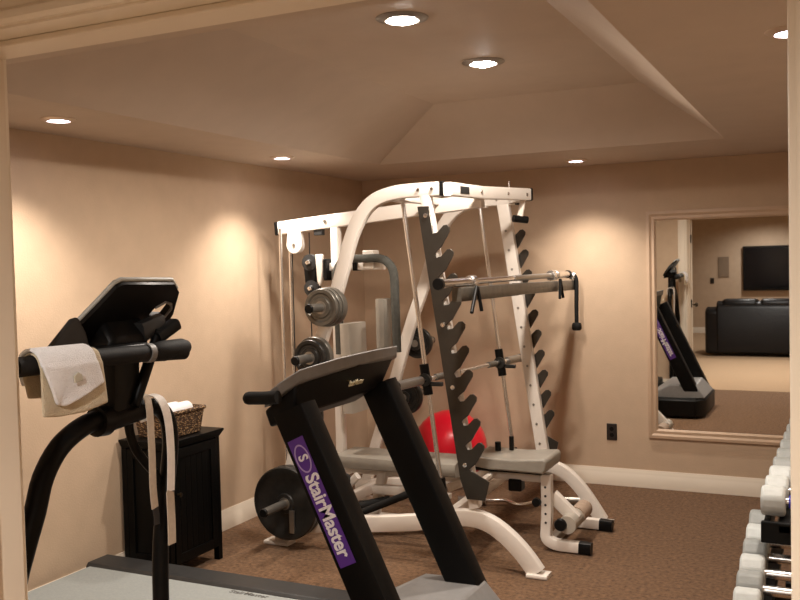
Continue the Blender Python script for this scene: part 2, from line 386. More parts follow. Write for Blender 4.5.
# ------------------------------------------------------------------ smith machine / home gym
SM = thing('home_gym', 'white multi-station home gym frame with guided bar, hooks and cable tower', 'home gym', (-2.1, 5.03, 0))
Y1, Y2, YM = 4.5, 5.56, 5.02
def XZ(pts, y): return [(p[0], y, p[1]) for p in pts]
arch_pts = [(-2.97, .08), (-2.90, .38), (-2.78, .80), (-2.66, 1.20), (-2.56, 1.45), (-2.50, 1.62), (-2.45, 1.77), (-2.38, 1.90), (-2.29, 1.98), (-2.16, 2.015), (-2.03, 2.02), (-1.90, 2.02)]
ROFF = [-.05]
def rack_axis(z): return -1.915+(1.96-z)*.147+ROFF[0]
for side, Y in ((0, Y1), (1, Y2)):
    ROFF[0] = -.05 if side == 0 else .0
    g = MB(); g.rtube(smooth_path(XZ([(p[0]+(.065*min(1, p[1]) if side else 0), p[1]) for p in arch_pts], Y), 4), .05, .075); g.build('rear_arch', M['white'], SM)
    MB().box(-1.902+.065*side, -1.878+.065*side, Y-.026, Y+.026, 1.982, 2.058).build('end_cap', M['black'], SM, bevel=.004)
    out = -1 if side == 0 else 1
    for bx in (-2.02+.065*side, -1.94+.065*side):
        g = MB(); g.lathe([(0, .008), (.009, .008), (.012, 0), (.012, -.002)], (bx, Y-.026, 2.02), (0, -1, 0), 12); g.build('bolt', M['chrome'], SM)
    # front upright
    uo, uw = (-.018, .058) if side == 0 else (0, .078)
    g = MB(); g.rtube([(rack_axis(1.99)+uo, Y, 1.99), (rack_axis(.33)+uo, Y, .33)], .05, uw); up_ = g.build('front_upright', M['white'], SM)
    for k in range(12):
        z = 1.82-k*.122
        g = MB(); g.lathe([(0, .003), (.007, .003), (.008, 0)], (rack_axis(z)-.005, Y-.026, z), (0, -1, 0), 10); g.build('bolt', M['steel'], up_)
    # hook plate
    A = []
    zt, zb, pitch = 1.93, .50, .127
    ax0 = -.062 if side == 0 else -.03
    A.append((ax0, zt)); A.append((.005, zt)); 
    hz = 1.70
    nh = 10
    for k in range(nh):
        z = hz-k*pitch
        # finger rises outward; tip rounded
        A += [(.004, z+.085), (.028, z+.088), (.070, z+.125), (.090, z+.128), (.104, z+.112), (.100, z+.092), (.062, z+.042), (.040, z+.012), (.008, z-.010), (-.004, z-.022)]
    A += [(.012, zb+.03), (.10, zb-.02), (.06, zb-.12), (ax0+.02, zb-.12), (ax0, zb-.02)]
    yy = Y+out*.036
    pts = [(rack_axis(z)+x, z) for x, z in A]
    g = MB(); g.prism(pts, 'y', yy-.005, yy+.005)
    hp = g.build('hook_plate', M['hook'], SM, bevel=.0015, seg=1)
    for z in (1.88, 1.30, .97, .56):
        g = MB(); g.lathe([(0, .010), (.012, .008), (.014, 0)], (rack_axis(z)-.02, Y+out*.041, z), (0, out, 0), 14); g.build('bolt', M['chrome'], hp)
    # base rail and curved front foot
    rail = [(-3.03, .10), (-2.75, .135), (-2.45, .17), (-2.1, .215), (-1.88, .26), (-1.76, .272), (-1.66, .25), (-1.565, .19), (-1.48, .11), (-1.41, .02)]
    if side == 1: rail = [(-3.03, .10), (-2.75, .135), (-2.45, .175), (-2.1, .225), (-1.85, .30), (-1.70, .335), (-1.60, .325), (-1.51, .27), (-1.42, .17), (-1.32, .02)]
    g = MB(); g.rtube(smooth_path(XZ(rail, Y), 4), .06, .088 if side == 0 else .075); g.build('base_rail', M['white'], SM)
    fx = -1.395 if side == 0 else -1.305
    g = MB(); g.rtube([(fx-.06, Y, .012), (fx+.05, Y, .012)], .10, .022, r=.009); g.build('foot_pad', M['white'], SM)
    g = MB(); g.rtube([(-3.06, Y, .012), (-2.90, Y, .012)], .10, .022, r=.009); g.build('foot_pad', M['white'], SM)
    g = MB(); g.box(-2.995, -2.94, Y-.025, Y+.025, .02, .11); g.build('rear_foot', M['white'], SM)
    # guide rod
    yr = 4.62 if side == 0 else 5.53; ro = .115*side
    g = MB(); g.cyl((-2.185+ro, yr, 1.99), (-1.985+ro, yr, .38), .0125, 16); g.build('guide_rod', M['chrome'], SM)
    g = MB(); g.cyl((-1.992+ro, yr, .44), (-1.982+ro, yr, .36), .026, 16); g.build('rod_bumper', M['black'], SM)
    g = MB(); g.box(-2.23+ro, -2.14+ro, min(Y, yr)-.01, max(Y, yr)+.012, 1.972, 1.995); g.build('rod_bracket', M['white'], SM, bevel=.003)
    g = MB(); g.box(-2.03+ro, -1.93+ro, min(Y, yr)-.01, max(Y, yr)+.012, .33, .36); g.build('rod_bracket', M['white'], SM, bevel=.003)
    # weight horns
    for hx, hz_ in ((-2.545, 1.40), (-2.64, 1.12), (-2.75, .79), (-2.872, .27)) if side == 0 else ((-2.575, 1.09), (-2.67, .72), (-2.87, .275)):
        ye = 4.19 if side == 0 else 5.87
        g = MB(); g.cyl((hx, Y+out*.02, hz_), (hx, ye, hz_), .024, 20); h1 = g.build('plate_horn', M['steel'], SM)
        g = MB(); g.lathe([(0, .012), (.022, .012), (.026, .006), (.026, 0)], (hx, ye, hz_), (0, out, 0), 20); g.build('end_cap', M['black'], h1)
        g = MB(); g.lathe([(.024, .012), (.045, .012), (.045, 0), (.024, 0)], (hx, Y+out*.027, hz_), (0, out, 0), 24); g.build('collar', M['dsteel'], h1)
# cross members
g = MB(); g.rtube([(-1.850, 4.47, 2.015), (-1.838, 4.94, 2.022), (-1.695, 5.36, 2.028)], .05, .072, ref=(1,0,0)); cb = g.build('crossbeam', M['white'], SM)
g = MB(); g.rtube([(-1.695, 5.36, 2.028), (-1.690, 5.373, 2.028)], .056, .077, ref=(1,0,0)); g.build('end_cap', M['black'], cb)
g = MB(); g.rtube([(-1.8225, 4.58, 2.016), (-1.8195, 4.70, 2.018)], .006, .04, ref=(1,0,0), r=.002); g.build('name_plate', M['dgrey'], cb)
for x, y in ((-1.814, 4.88), (-1.745, 5.14), (-1.685, 5.31)):
    g = MB(); g.lathe([(0, .006), (.008, .006), (.011, 0)], (x, y, 2.025), (1, 0, 0), 12); g.build('bolt', M['chrome'], cb)
g = MB(); g.cyl((-1.755, 5.19, 2.05), (-1.755, 5.19, 2.10), .006, 10); g.build('lock_pin', M['chrome'], cb)
g = MB(); g.rtube([(-1.715, 5.33, 1.995), (-1.735, 5.33, 1.90)], .035, .02, ref=(1,0,0), r=.005); g.build('hanger', M['white'], cb)
g = MB(); g.cyl((-1.77, 5.30, 1.885), (-1.70, 5.36, 1.875), .022, 16); g.build('hanger_grip', M['black'], cb)
g = MB(); g.rtube([(-2.88, 4.53, .11), (-2.88, 5.53, .11)], .05, .07, ref=(1,0,0)); g.build('base_crossmember', M['white'], SM)
g = MB(); g.rtube([(-1.93, 4.53, .24), (-1.93, 5.53, .27)], .05, .06, ref=(1,0,0)); g.build('base_crossmember', M['white'], SM)
g = MB(); g.rtube([(-1.70, 5.36, 2.02), (-1.86, 5.55, 2.015)], .05, .05, ref=(1,0,0)); g.build('crossbeam_bracket', M['white'], SM)
g = MB(); g.rtube([(-2.18, 4.53, 1.99), (-2.10, 5.53, 1.99)], .05, .045, ref=(1,0,0)); g.build('top_crossmember', M['white'], SM)
# boom to the cable tower
bm_ = MB(); bm_.rtube([(-1.86, YM, 1.985), (-3.25, YM, 1.875)], .06, .085); boom = bm_.build('boom', M['white'], SM)
g = MB(); g.rtube([(-3.25, YM, 1.875), (-3.275, YM, 1.873)], .062, .087); g.build('end_cap', M['black'], boom)
g = MB(); g.lathe([(0, .006), (.010, .006), (.013, 0)], (-2.90, YM-.031, 1.905), (0, -1, 0), 12); g.build('bolt', M['steel'], boom)
g = MB(); g.box(-2.99, -2.93, YM-.02, YM+.02, 1.82, 1.88); g.build('pulley_mount', M['dgrey'], boom, bevel=.004)
g = MB(); g.rtube([(-2.84, YM, 1.88), (-2.84, YM, .12)], .055, .055); g.build('tower_column', M['white'], SM)
g = MB(); g.rtube([(-3.26, YM, .055), (-2.2, YM, .055)], .06, .06); g.build('tower_base', M['white'], SM)
g = MB(); g.rtube([(-3.24, YM-.22, .03), (-3.24, YM+.22, .03)], .06, .05, ref=(1,0,0)); g.build('tower_foot', M['white'], SM)
for y in (YM-.055, YM+.055):
    g = MB(); g.cyl((-3.215, y, .06), (-3.215, y, 1.87), .011, 14); g.build('tower_rod', M['chrome'], SM)
# top pulley in white cover
pts = [(-3.13+.058*math.cos(PI+PI*k/14), 1.765+.058*math.sin(PI+PI*k/14)) for k in range(15)]+[(-3.085, 1.85), (-3.175, 1.85)]
g = MB(); g.prism(pts, 'y', YM-.034, YM+.010); pc = g.build('pulley_cover', M['white'], SM, bevel=.005)
g = MB(); g.cyl((-3.13, YM-.04, 1.765), (-3.13, YM-.03, 1.765), .01, 10); g.build('bolt', M['steel'], pc)
g = MB(); g.cyl((-3.165, YM, 1.74), (-3.165, YM, .5), .004, 8); g.build('cable', M['dsteel'], SM)
g = MB(); g.cyl((-3.035, YM, 1.84), (-3.035, YM, 1.45), .004, 8); g.cyl((-3.04, YM, 1.47), (-3.02, YM, .4), .004, 8); g.build('cable', M['dsteel'], SM)
# floating double pulley
fp = MB(); fp.prism([(-3.075, 1.62), (-3.045, 1.69), (-3.005, 1.69), (-2.98, 1.63), (-2.985, 1.50), (-3.0, 1.44), (-3.05, 1.44), (-3.065, 1.50)], 'y', YM-.018, YM+.018)
fpo = fp.build('floating_pulley', M['black'], SM, bevel=.01)
for x, z in ((-3.03, 1.65), (-3.02, 1.485)):
    g = MB(); g.lathe([(0, -.034), (.016, -.034), (.022, -.024), (.052, -.020), (.052, -.006), (.042, 0), (.052, .006), (.052, .02), (0, .02)], (x, YM, z), (0, 1, 0), 26); pw = g.build('pulley_wheel', M['dgrey'], fpo)
    g = MB(); g.lathe([(0, .012), (.012, .010), (.016, 0)], (x, YM-.034, z), (0, -1, 0), 16); g.build('axle_cap', M['chrome'], fpo)
# arm station
g = MB(); g.rtube([(-2.94, YM-.02, 1.62), (-2.50, YM-.02, 1.62)], .05, .05); g.build('arm_bar', M['white'], SM)
g = MB(); g.prism([(-2.955, 1.70), (-2.905, 1.70), (-2.90, 1.60), (-2.915, 1.53), (-2.93, 1.50), (-2.945, 1.53)], 'y', YM-.07, YM-.045); g.build('side_cover', M['white'], SM, bevel=.006)
g = MB(); g.box(-2.892, -2.868, YM-.08, YM+.02, 1.535, 1.67); g.build('bumper', M['black'], SM, bevel=.004)
g = MB(); g.box(-2.70, -2.67, YM-.055, YM+.015, 1.592, 1.648); g.build('bumper', M['black'], SM, bevel=.004)
g = MB(); g.box(-2.625, -2.55, YM-.06, YM+.02, 1.60, 1.715); g.build('pivot_block', M['white'], SM, bevel=.005)
for pth in ([(-2.60, 1.665), (-2.50, 1.665), (-2.44, 1.64), (-2.40, 1.57), (-2.395, 1.40), (-2.39, 1.10)], [(-2.60, 1.665), (-2.70, 1.665), (-2.76, 1.64), (-2.79, 1.57), (-2.785, 1.40), (-2.78, 1.08)]):
    g = MB(); g.rtube(smooth_path(XZ(pth, YM-.09), 5), .05, .05, r=.018); arm = g.build('press_arm', M['foam'], SM)
g = MB(); g.rtube([(-2.49, YM-.06, 1.42), (-2.49, YM-.06, 1.06)], .12, .07, r=.03); g.build('arm_pad', M['vinyl'], SM)
g = MB(); g.rtube([(-2.725, YM-.02, 1.27), (-2.715, YM-.02, .72)], .24, .08, r=.03); g.build('backrest_pad', M['vinyl2'], SM)
# rear seat of the cable station
g = MB(); g.rtube([(-2.80, YM-.02, .425), (-2.0, YM-.02, .425)], .30, .085, r=.03); g.build('seat_pad', M['vinyl'], SM)
g = MB(); g.rtube([(-2.84, YM, .35), (-1.98, YM, .35)], .05, .05); g.build('seat_rail', M['white'], SM)
g = MB(); g.rtube([(-2.53, YM-.03, .37), (-2.60, YM-.03, .07)], .05, .06); g.build('seat_post', M['white'], SM)
g = MB(); g.rtube([(-2.58, YM-.06, .25), (-2.20, YM-.10, .27)], .05, .055); g.build('leg_lever', M['white'], SM)
g = MB(); g.rtube([(-2.88, YM-.14, .30), (-2.70, YM-.16, .14)], .04, .05); g.build('pulley_bracket', M['white'], SM)
g = MB(); g.rtube([(-2.80, YM-.18, .19), (-2.62, YM-.20, .36)], .035, .045); g.build('pulley_bracket', M['white'], SM)
g = MB(); g.rtube([(-3.0, YM-.2, .36), (-2.82, YM-.14, .44)], .04, .06); g.build('pulley_bracket', M['white'], SM)
for x, y, z, r in ((-2.95, YM-.24, .43, .055), (-2.70, YM-.22, .33, .04), (-2.78, YM-.20, .14, .05)):
    g = MB(); g.lathe([(0, -.014), (r, -.014), (r*.82, 0), (r, .014), (0, .014)], (x, y, z), (0, 1, 0), 22); g.build('low_pulley', M['white'] if z > .4 else M['dsteel'], SM)
g = MB(); g.cyl((-2.70, 4.72, .10), (-2.15, 4.78, .34), .022, 14); g.build('foot_lever', M['rubber'], SM)
g = MB(); g.cyl((-2.72, 4.70, .16), (-2.46, 4.92, .20), .03, 14); g.build('foot_roller', M['rubber'], SM)
# guided bar
BX, BZ = -2.065, .985
def bx_(y): return BX+(y-4.62)*.126
g = MB(); g.cyl((bx_(4.32), 4.32, BZ), (bx_(5.80), 5.80, BZ), .0135, 18); gb = g.build('guided_bar', M['chrome'], SM)
for a, b, r, mm in ((4.32, 4.56, .0255, 'steel'), (5.62, 5.80, .0255, 'steel'), (4.72, 4.98, .019, 'gsteel'), (5.36, 5.46, .019, 'gsteel')):
    g = MB(); g.cyl((bx_(a), a, BZ), (bx_(b), b, BZ), r, 20); g.build('sleeve' if r > .02 else 'knurled_grip', M[mm], gb)
for y in (4.31, 5.81):
    g = MB(); g.cyl((bx_(y), y-.01, BZ), (bx_(y), y+.01, BZ), .027, 18); g.build('end_cap', M['black'], gb)
BX0 = BX
for y in (4.62, 5.53):
    BX = bx_(y) if y < 5 else BX0+.115
    g = MB(); g.cyl((BX-.012, y, BZ+.085), (BX+.012, y, BZ-.085), .026, 18); g.build('carriage', M['blackm'], SM)
    g = MB(); g.lathe([(.014, -.03), (.036, -.03), (.036, -.018), (.022, -.012), (.022, .03), (.014, .03)], (BX, y, BZ), (0, 1, 0), 20); g.build('carriage_collar', M['dsteel'], SM)
    g = MB(); g.box(BX+.02, BX+.10, y-.012, y+.012, BZ-.035, BZ-.012); g.build('latch_hook', M['dsteel'], SM, bevel=.004)

# grey spotter bar carried by the upper hooks, and the barbell on it
g = MB(); g.rtube([(-1.71, 4.22, 1.468), (-1.71, 5.13, 1.462)], .05, .070, ref=(1,0,0), r=.006); sp = g.build('spotter_bar', M['gsteel'], SM)
g = MB(); g.rtube([(-1.71, 5.13, 1.464), (-1.71, 6.40, 1.448)], .042, .070, ref=(1,0,0), r=.006); g.build('spotter_sleeve', M['gsteel'], sp)
bb = thing('barbell', 'short chrome barbell with black end cap lying across the upper hooks', 'barbell', (-1.72, 5.2, 1.527))
g = MB(); g.cyl((-1.72, 4.03, 1.527), (-1.72, 6.30, 1.527), .013, 16); g.build('shaft', M['chrome'], bb)
for a, b in ((4.03, 4.42), (5.95, 6.32)):
    g = MB(); g.cyl((-1.72, a, 1.527), (-1.72, b, 1.527), .0225, 20); g.build('sleeve', M['chrome'], bb)
g = MB(); g.cyl((-1.72, 4.47, 1.527), (-1.72, 5.1, 1.527), .016, 20); g.build('grip', M['chrome'], bb)
g = MB(); g.cyl((-1.72, 5.13, 1.527), (-1.72, 5.95, 1.527), .017, 20); g.build('grip', M['steel'], bb)
for y in (4.45, 5.92):
    g = MB(); g.lathe([(.02, -.02), (.034, -.02), (.034, .02), (.02, .02)], (-1.72, y, 1.527), (0, 1, 0), 20); g.build('collar', M['chrome'], bb)
for y in (4.02, 6.33):
    g = MB(); g.cyl((-1.72, y-.012, 1.527), (-1.72, y+.012, 1.527), .028, 20); g.build('end_cap', M['black'], bb)
for i, (y, e) in enumerate(((4.42, -.035), (5.98, -.02))):
    cl = thing('spring_clip', 'spring clip with black handles hanging %s' % ('near the black-capped end of the barbell' if i == 0 else 'at the far end of the barbell'), 'spring clip', (-1.69, y, 1.527), 'barbell clips')
    g = MB(); pts = [(-1.72+.028*math.cos(a*.5), y+a*.0012, 1.527+.028*math.sin(a*.5)) for a in range(0, 38)]
    g.tube(pts, .0035, 8); g.build('coil', M['chrome'], cl)
    for dy in (e, -e*.2):
        g = MB(); g.cyl((-1.676, y+dy*.3, 1.50), (-1.660, y+dy*3.4-.01, 1.375), .0095, 10); g.build('handle', M['black'], cl)
rp = thing('triceps_rope', 'black rope attachment hanging straight down from the far end of the barbell', 'cable attachment', (-1.69, 6.39, 1.15))
g = MB(); g.tube(smooth_path([(-1.715, 6.37, 1.50), (-1.69, 6.385, 1.515), (-1.675, 6.39, 1.47), (-1.678, 6.39, 1.30), (-1.678, 6.39, 1.18)], 5), .015, 12); g.build('rope', M['rubber'], rp)
g = MB(); g.lathe([(0, 0), (.026, .002), (.034, .014), (.034, .042), (.028, .055), (0, .058)], (-1.678, 6.39, 1.125), (0, 0, 1), 22); g.build('end_knob', M['rubber'], rp)
g = MB(); g.lathe([(0, -.02), (.026, -.02), (.03, 0), (.026, .02), (0, .02)], (-1.70, 6.385, 1.515), (1, 0, 0), 18); g.build('clip', M['chrome'], rp)

# ------------------------------------------------------------------ weight plates
def plate(R, th, x, y, z, mm, label, group, slot=False, n=40):
    # axis along Y; near face at y
    t = thing('weight_plate', label, 'weight plate', (x, y+th/2, z-R), group)
    g = MB(); h = th/2
    g.lathe([(.026, -h), (.055, -h), (.060, -h*.5), (R*.72, -h*.45), (R*.80, -h), (R*.97, -h), (R, -h*.7), (R, h*.7), (R*.97, h), (R*.8, h), (R*.72, h*.45), (.06, h*.5), (.055, h), (.026, h), (.026, -h)], (x, y+h, z), (0, 1, 0), n)
    g.build('disc', mm, t)
    g = MB(); g.lathe([(.0245, -h-.001), (.036, -h-.001), (.036, -h+.004), (.0245, -h+.004)], (x, y+h, z), (0, 1, 0), 24)
    g.build('hub_ring', M['steel'], t)
    return t
G = 'plates on the near side horns'
bigp = plate(.212, .042, -2.872, 4.395, .27, M['dsteel'], 'largest black weight plate on the lowest near horn, outermost one', G)
plate(.212, .036, -2.872, 4.437, .27, M['dsteel'], 'large black weight plate behind the outermost largest plate, lowest near horn', G)
MB().box(-2.838, -2.808, 4.389, 4.402, .105, .235).build('metal_strip', M['steel'], bigp)
plate(.102, .028, -2.545, 4.305, 1.40, M['gsteel'], 'small grey weight plate on the top near horn, outermost of three', G)
plate(.106, .030, -2.545, 4.338, 1.40, M['gsteel'], 'small grey weight plate on the top near horn, middle of three', G)
plate(.110, .050, -2.545, 4.372, 1.40, M['gsteel'], 'thick grey weight plate on the top near horn, innermost of three', G)
plate(.100, .030, -2.64, 4.33, 1.12, M['dsteel'], 'small dark weight plate on second near horn, outer of two', G)
plate(.115, .040, -2.64, 4.37, 1.12, M['gsteel'], 'small grey weight plate on second near horn, inner of two', G)
plate(.135, .036, -2.75, 4.40, .79, M['dsteel'], 'dark weight plate on third near horn, behind the purple labelled treadmill post', G)
G = 'plates on the far side horns'
plate(.105, .034, -2.575, 5.62, 1.09, M['dsteel'], 'dark plate on the upper far horn, half behind the white arch', G)
plate(.12, .034, -2.67, 5.62, .72, M['dsteel'], 'dark plate on the lower far horn, just above the red ball', G)

# ------------------------------------------------------------------ flat bench at the front
WB = thing('weight_bench', 'grey padded seat on a white post with leg roller, at the front of the gym', 'bench', (-1.6, 5.0, 0))
g = MB(); g.prism([(-1.93, .50), (-1.90, .52), (-1.66, .515), (-1.475, .53), (-1.46, .515), (-1.465, .47), (-1.48, .445), (-1.80, .45), (-1.92, .465)], 'y', 4.86, 5.17); g.build('seat_pad', M['vinyl'], WB, bevel=.018, seg=3)
MB().box(-1.90, -1.50, 4.90, 5.13, .432, .450).build('seat_board', M['black'], WB)
g = MB(); g.rtube([(-2.10, 5.0, .29), (-1.86, 5.0, .395), (-1.50, 5.0, .395)], .05, .05); g.build('seat_rail', M['white'], WB)
g = MB(); g.rtube([(-1.80, 4.70, .29), (-1.80, 4.70, .40), (-1.80, 4.95, .41)], .035, .035, ref=(1,0,0)); g.build('seat_bracket', M['white'], WB)
g = MB(); g.box(-1.72, -1.64, 4.96, 5.04, .31, .38); g.build('adjuster', M['black'], WB, bevel=.01)
pth = smooth_path([(-1.485, 4.95, .43), (-1.485, 4.95, .25), (-1.49, 4.95, .13), (-1.488, 4.945, .07), (-1.44, 4.94, .042), (-1.36, 4.94, .038), (-1.30, 4.94, .038)], 4)
g = MB(); g.rtube(pth, .055, .06); bp = g.build('front_post', M['white'], WB)
for z in (.36, .31, .26, .21, .16):
    g = MB(); g.lathe([(0, .001), (.007, .001), (.007, 0)], (-1.487, 4.922, z), (0, -1, 0), 10); g.build('pin_hole', M['dgrey'], bp)
g = MB(); g.rtube([(-1.302, 4.94, .038), (-1.235, 4.94, .034)], .058, .064, r=.012); g.build('foot_cap', M['black'], WB)
g = MB(); g.rtube([(-1.50, 5.42, .04), (-1.30, 5.42, .038)], .055, .06); g.build('rear_foot', M['white'], WB)
g = MB(); g.rtube([(-1.302, 5.42, .038), (-1.225, 5.42, .034)], .058, .064, r=.012); g.build('foot_cap', M['black'], WB)
g = MB(); g.rtube([(-1.47, 4.95, .045), (-1.47, 5.44, .045)], .05, .05, ref=(1,0,0)); g.build('foot_crossbar', M['steel'], WB)
g = MB(); g.rtube([(-1.47, 5.0, .30), (-1.34, 5.02, .17)], .055, .07); g.build('leg_arm', M['white'], WB)
g = MB(); g.cyl((-1.36, 4.90, .165), (-1.36, 5.08, .165), .05, 22); g.build('leg_roller', M['vinyl2'], WB)
g = MB(); g.cyl((-1.36, 5.10, .165), (-1.36, 5.28, .165), .05, 22); g.build('leg_roller', M['foam2'], WB)
g = MB(); g.lathe([(0, .02), (.03, .018), (.035, .008), (.035, -.01)], (-1.395, 4.895, .165), (0, -1, 0), 20); g.build('roller_knob', M['black'], WB)
g = MB(); g.lathe([(0, .025), (.024, .022), (.026, 0), (.012, -.01)], (-1.535, 4.92, .275), (0, -1, 0), 18); g.build('pull_knob', M['black'], WB)
g = MB(); g.cyl((-1.81, 5.06, .52), (-1.81, 5.06, .57), .018, 12); g.cyl((-1.74, 5.10, .52), (-1.74, 5.10, .60), .014, 12)
g.build('seat_lever', M['black'], WB)

cbz = thing('curl_bar', 'chrome zigzag curl bar lying on carpet behind the bench post', 'barbell', (-1.98, 5.75, 0))
pts = [(-2.30, 5.68, .03), (-2.10, 5.73, .03), (-2.02, 5.77, .03), (-1.92, 5.70, .03), (-1.86, 5.73, .03), (-1.78, 5.86, .03), (-1.55, 5.93, .03)]
g = MB(); g.tube(smooth_path(pts, 3), .013, 12, ref=(0,0,1)); g.build('shaft', M['chrome'], cbz)
for a, b in (((-2.32, 5.675, .03), (-2.14, 5.72, .03)), ((-1.75, 5.87, .03), (-1.53, 5.935, .03))):
    g = MB(); g.cyl(a, b, .028, 18); g.build('sleeve', M['steel'], cbz)

# red exercise ball
g = MB(); R_ = .272
prof = []
for i in range(33):
    a = -PI/2+PI*i/32; rr = R_*(1+.004*math.cos(a*32)*(abs(a) < 1.2)); prof.append((max(0, rr*math.cos(a)), rr*math.sin(a)))
prof[0] = (0, prof[0][1]); prof[-1] = (0, prof[-1][1])
g.lathe(prof, (-2.59, 6.20, R_), (.15, .1, 1), 64)
o = g.build('exercise_ball', M['red']); tag(o, 'glossy red exercise ball on the floor behind the gym frame', 'exercise ball')

# ------------------------------------------------------------------ treadmill with purple label
TM = thing('treadmill', 'black treadmill with grey belt and purple lettered label on its near post', 'treadmill', (-2.3, 3.1, 0))
g = MB(); g.box(-3.40, -1.70, 2.78, 3.42, .10, .150); g.build('belt', M['belt'], TM, bevel=.006)
for a, b in ((2.64, 2.79), (3.41, 3.575)):
    g = MB(); g.prism([(a, .03), (a, .15), (a+.015, .165), (b-.015, .165), (b, .15), (b, .03)], 'x', -3.42, -1.62); g.build('side_rail', M['dgrey'], TM, bevel=.004)
g = MB(); g.prism([(-3.43, .05), (-3.43, .12), (-3.40, .145), (-3.37, .145), (-3.37, .05)], 'y', 2.64, 3.575); g.build('rear_cap', M['black'], TM)
# base tray and hood
g = MB(); g.prism([(2.60, .02), (2.60, .185), (2.64, .20), (3.58, .20), (3.62, .185), (3.62, .02)], 'x', -1.80, -1.30)
g.build('motor_base', M['black'], TM, bevel=.012)
g = MB(); g.hull([(-1.30, 2.60, .02), (-1.30, 3.62, .02), (-1.22, 3.50, .02), (-1.22, 2.72, .02), (-1.30, 2.60, .19), (-1.30, 3.62, .19), (-1.22, 3.50, .19), (-1.22, 2.72, .19)],
    [(0,3,2,1), (4,5,6,7), (0,1,5,4), (1,2,6,5), (2,3,7,6), (3,0,4,7)])
g.build('front_bumper', M['black'], TM, bevel=.01)
g = MB(); g.hull([(-1.86, 2.80, .165), (-1.22, 2.80, .20), (-1.22, 3.52, .20), (-1.86, 3.52, .165), (-1.64, 2.84, .325), (-1.33, 2.84, .33), (-1.31, 3.48, .33), (-1.57, 3.48, .325)],
    [(0,1,2,3), (4,7,6,5), (0,4,5,1), (1,5,6,2), (2,6,7,3), (3,7,4,0)])
g.build('motor_hood', M['lgrey'], TM, bevel=.012)
for x, y in ((-1.5, 2.68), (-1.5, 3.54), (-3.3, 2.72), (-3.3, 3.50)):
    MB().cyl((x, y, 0), (x, y, .035), .03, 16).build('foot', M['rubber'], TM)
D = V((.427, 0, -.904)).normalized(); U = V((.904, 0, .427)).normalized()
def on_post(base, a, b): return base+D*a+U*b
for ya, yb, ps in ((2.73, 2.83, 0), (3.40, 3.50, 1)):
    top = V((-1.762, (ya+yb)/2, 1.12)); L = 1.06
    g = MB(); g.rtube([top, top+D*L], yb-ya, .135, r=.012); post = g.build('post', M['blackm'], TM)
    face = ya-.0015 if ps == 0 else yb+.0015; sg = -1 if ps == 0 else 1
    # sticker
    st = V((-1.722, face, 1.003)); vv = []
    hw = .034; Ls = .452
    for dy in (0, .0015*sg):
        for a, b in ((-.02, -hw), (-.02, hw), (Ls, hw), (Ls, -hw)):
            p = st+D*a+U*b; vv.append((p.x, face+dy, p.z))
    g = MB(); g.hull(vv, [(0,1,2,3), (4,5,6,7), (0,1,5,4), (1,2,6,5), (2,3,7,6), (3,0,4,7)]); sk = g.build('label_panel', M['purple'], post)
    yf = face+.0022*sg
    # oval emblem
    g = MB(); c0 = st+D*.055; n = 40
    vs = []
    for rx, rz in ((.052, .030), (.046, .025)):
        for k in range(n):
            a = 2*PI*k/n; p = c0+D*rx*math.cos(a)+U*rz*math.sin(a); vs.append((p.x, yf, p.z))
    for rx, rz in ((.052, .030), (.046, .025)):
        for k in range(n):
            a = 2*PI*k/n; p = c0+D*rx*math.cos(a)+U*rz*math.sin(a); vs.append((p.x, yf+.001*sg, p.z))
    fs = []
    for k in range(n):
        k2 = (k+1) % n; fs += [(k, k2, n+k2, n+k), (2*n+k, 2*n+k2, 3*n+k2, 3*n+k), (k, k2, 2*n+k2, 2*n+k), (n+k, n+k2, 3*n+k2, 3*n+k)]
    g.hull(vs, fs); g.build('emblem_ring', M['lilac'], post)
    up = U if ps == 0 else -U
    off = -.016
    p = c0-D*.014+up*off; text_obj('emblem_letter', 'S', M['letter'], post, .055, (p.x, yf, p.z), D, up, bold=.0012, xs=.9)
    p = st+D*.113+up*(-.021); text_obj('lettering', 'StairMaster', M['letter'], post, .077, (p.x, yf, p.z), D, up, bold=.0017, spacing=.96, xs=.90)
# console
rim = [(-1.72, 2.80, 1.245), (-1.66, 3.13, 1.275), (-1.70, 3.50, 1.265)]
lowr = [(-2.00, 2.74, 1.10), (-2.02, 3.13, 1.10), (-2.00, 3.52, 1.10)]
th_ = V((.004, 0, .048))
g = MB(); vs = []
outline = [(-1.81, 2.745, 1.165), (-1.75, 2.80, 1.212), (-1.705, 3.0, 1.234), (-1.68, 3.25, 1.242), (-1.685, 3.47, 1.238), (-1.70, 3.50, 1.228), (-1.88, 3.50, 1.125), (-1.87, 2.745, 1.12)]
n = len(outline)
vs = [V(p) for p in outline]+[V(p)+th_ for p in outline]
g.hull(vs, [tuple(range(n)), tuple(range(2*n-1, n-1, -1))]+[(i, i+n, (i+1) % n+n, (i+1) % n) for i in range(n)])
con = g.build('console', M['lgrey'], TM, bevel=.006)
g = MB(); a0, a1 = 2.775, 3.475
top_ = [(-1.765, a0+.03, 1.208), (-1.69, 3.15, 1.242), (-1.70, a1, 1.236), (-1.89, a1, 1.112), (-1.89, a0, 1.105)]
bot_ = [(-1.775, a0+.02, 1.09), (-1.73, 3.10, 1.10), (-1.745, a1-.03, 1.12), (-1.88, a1-.03, 1.04), (-1.88, a0+.02, 1.04)]
n = 5
g.hull(top_+bot_, [tuple(range(n)), tuple(range(2*n-1, n-1, -1))]+[(i, i+n, (i+1) % n+n, (i+1) % n) for i in range(n)])
ch = g.build('console_housing', M['black'], TM, bevel=.01)
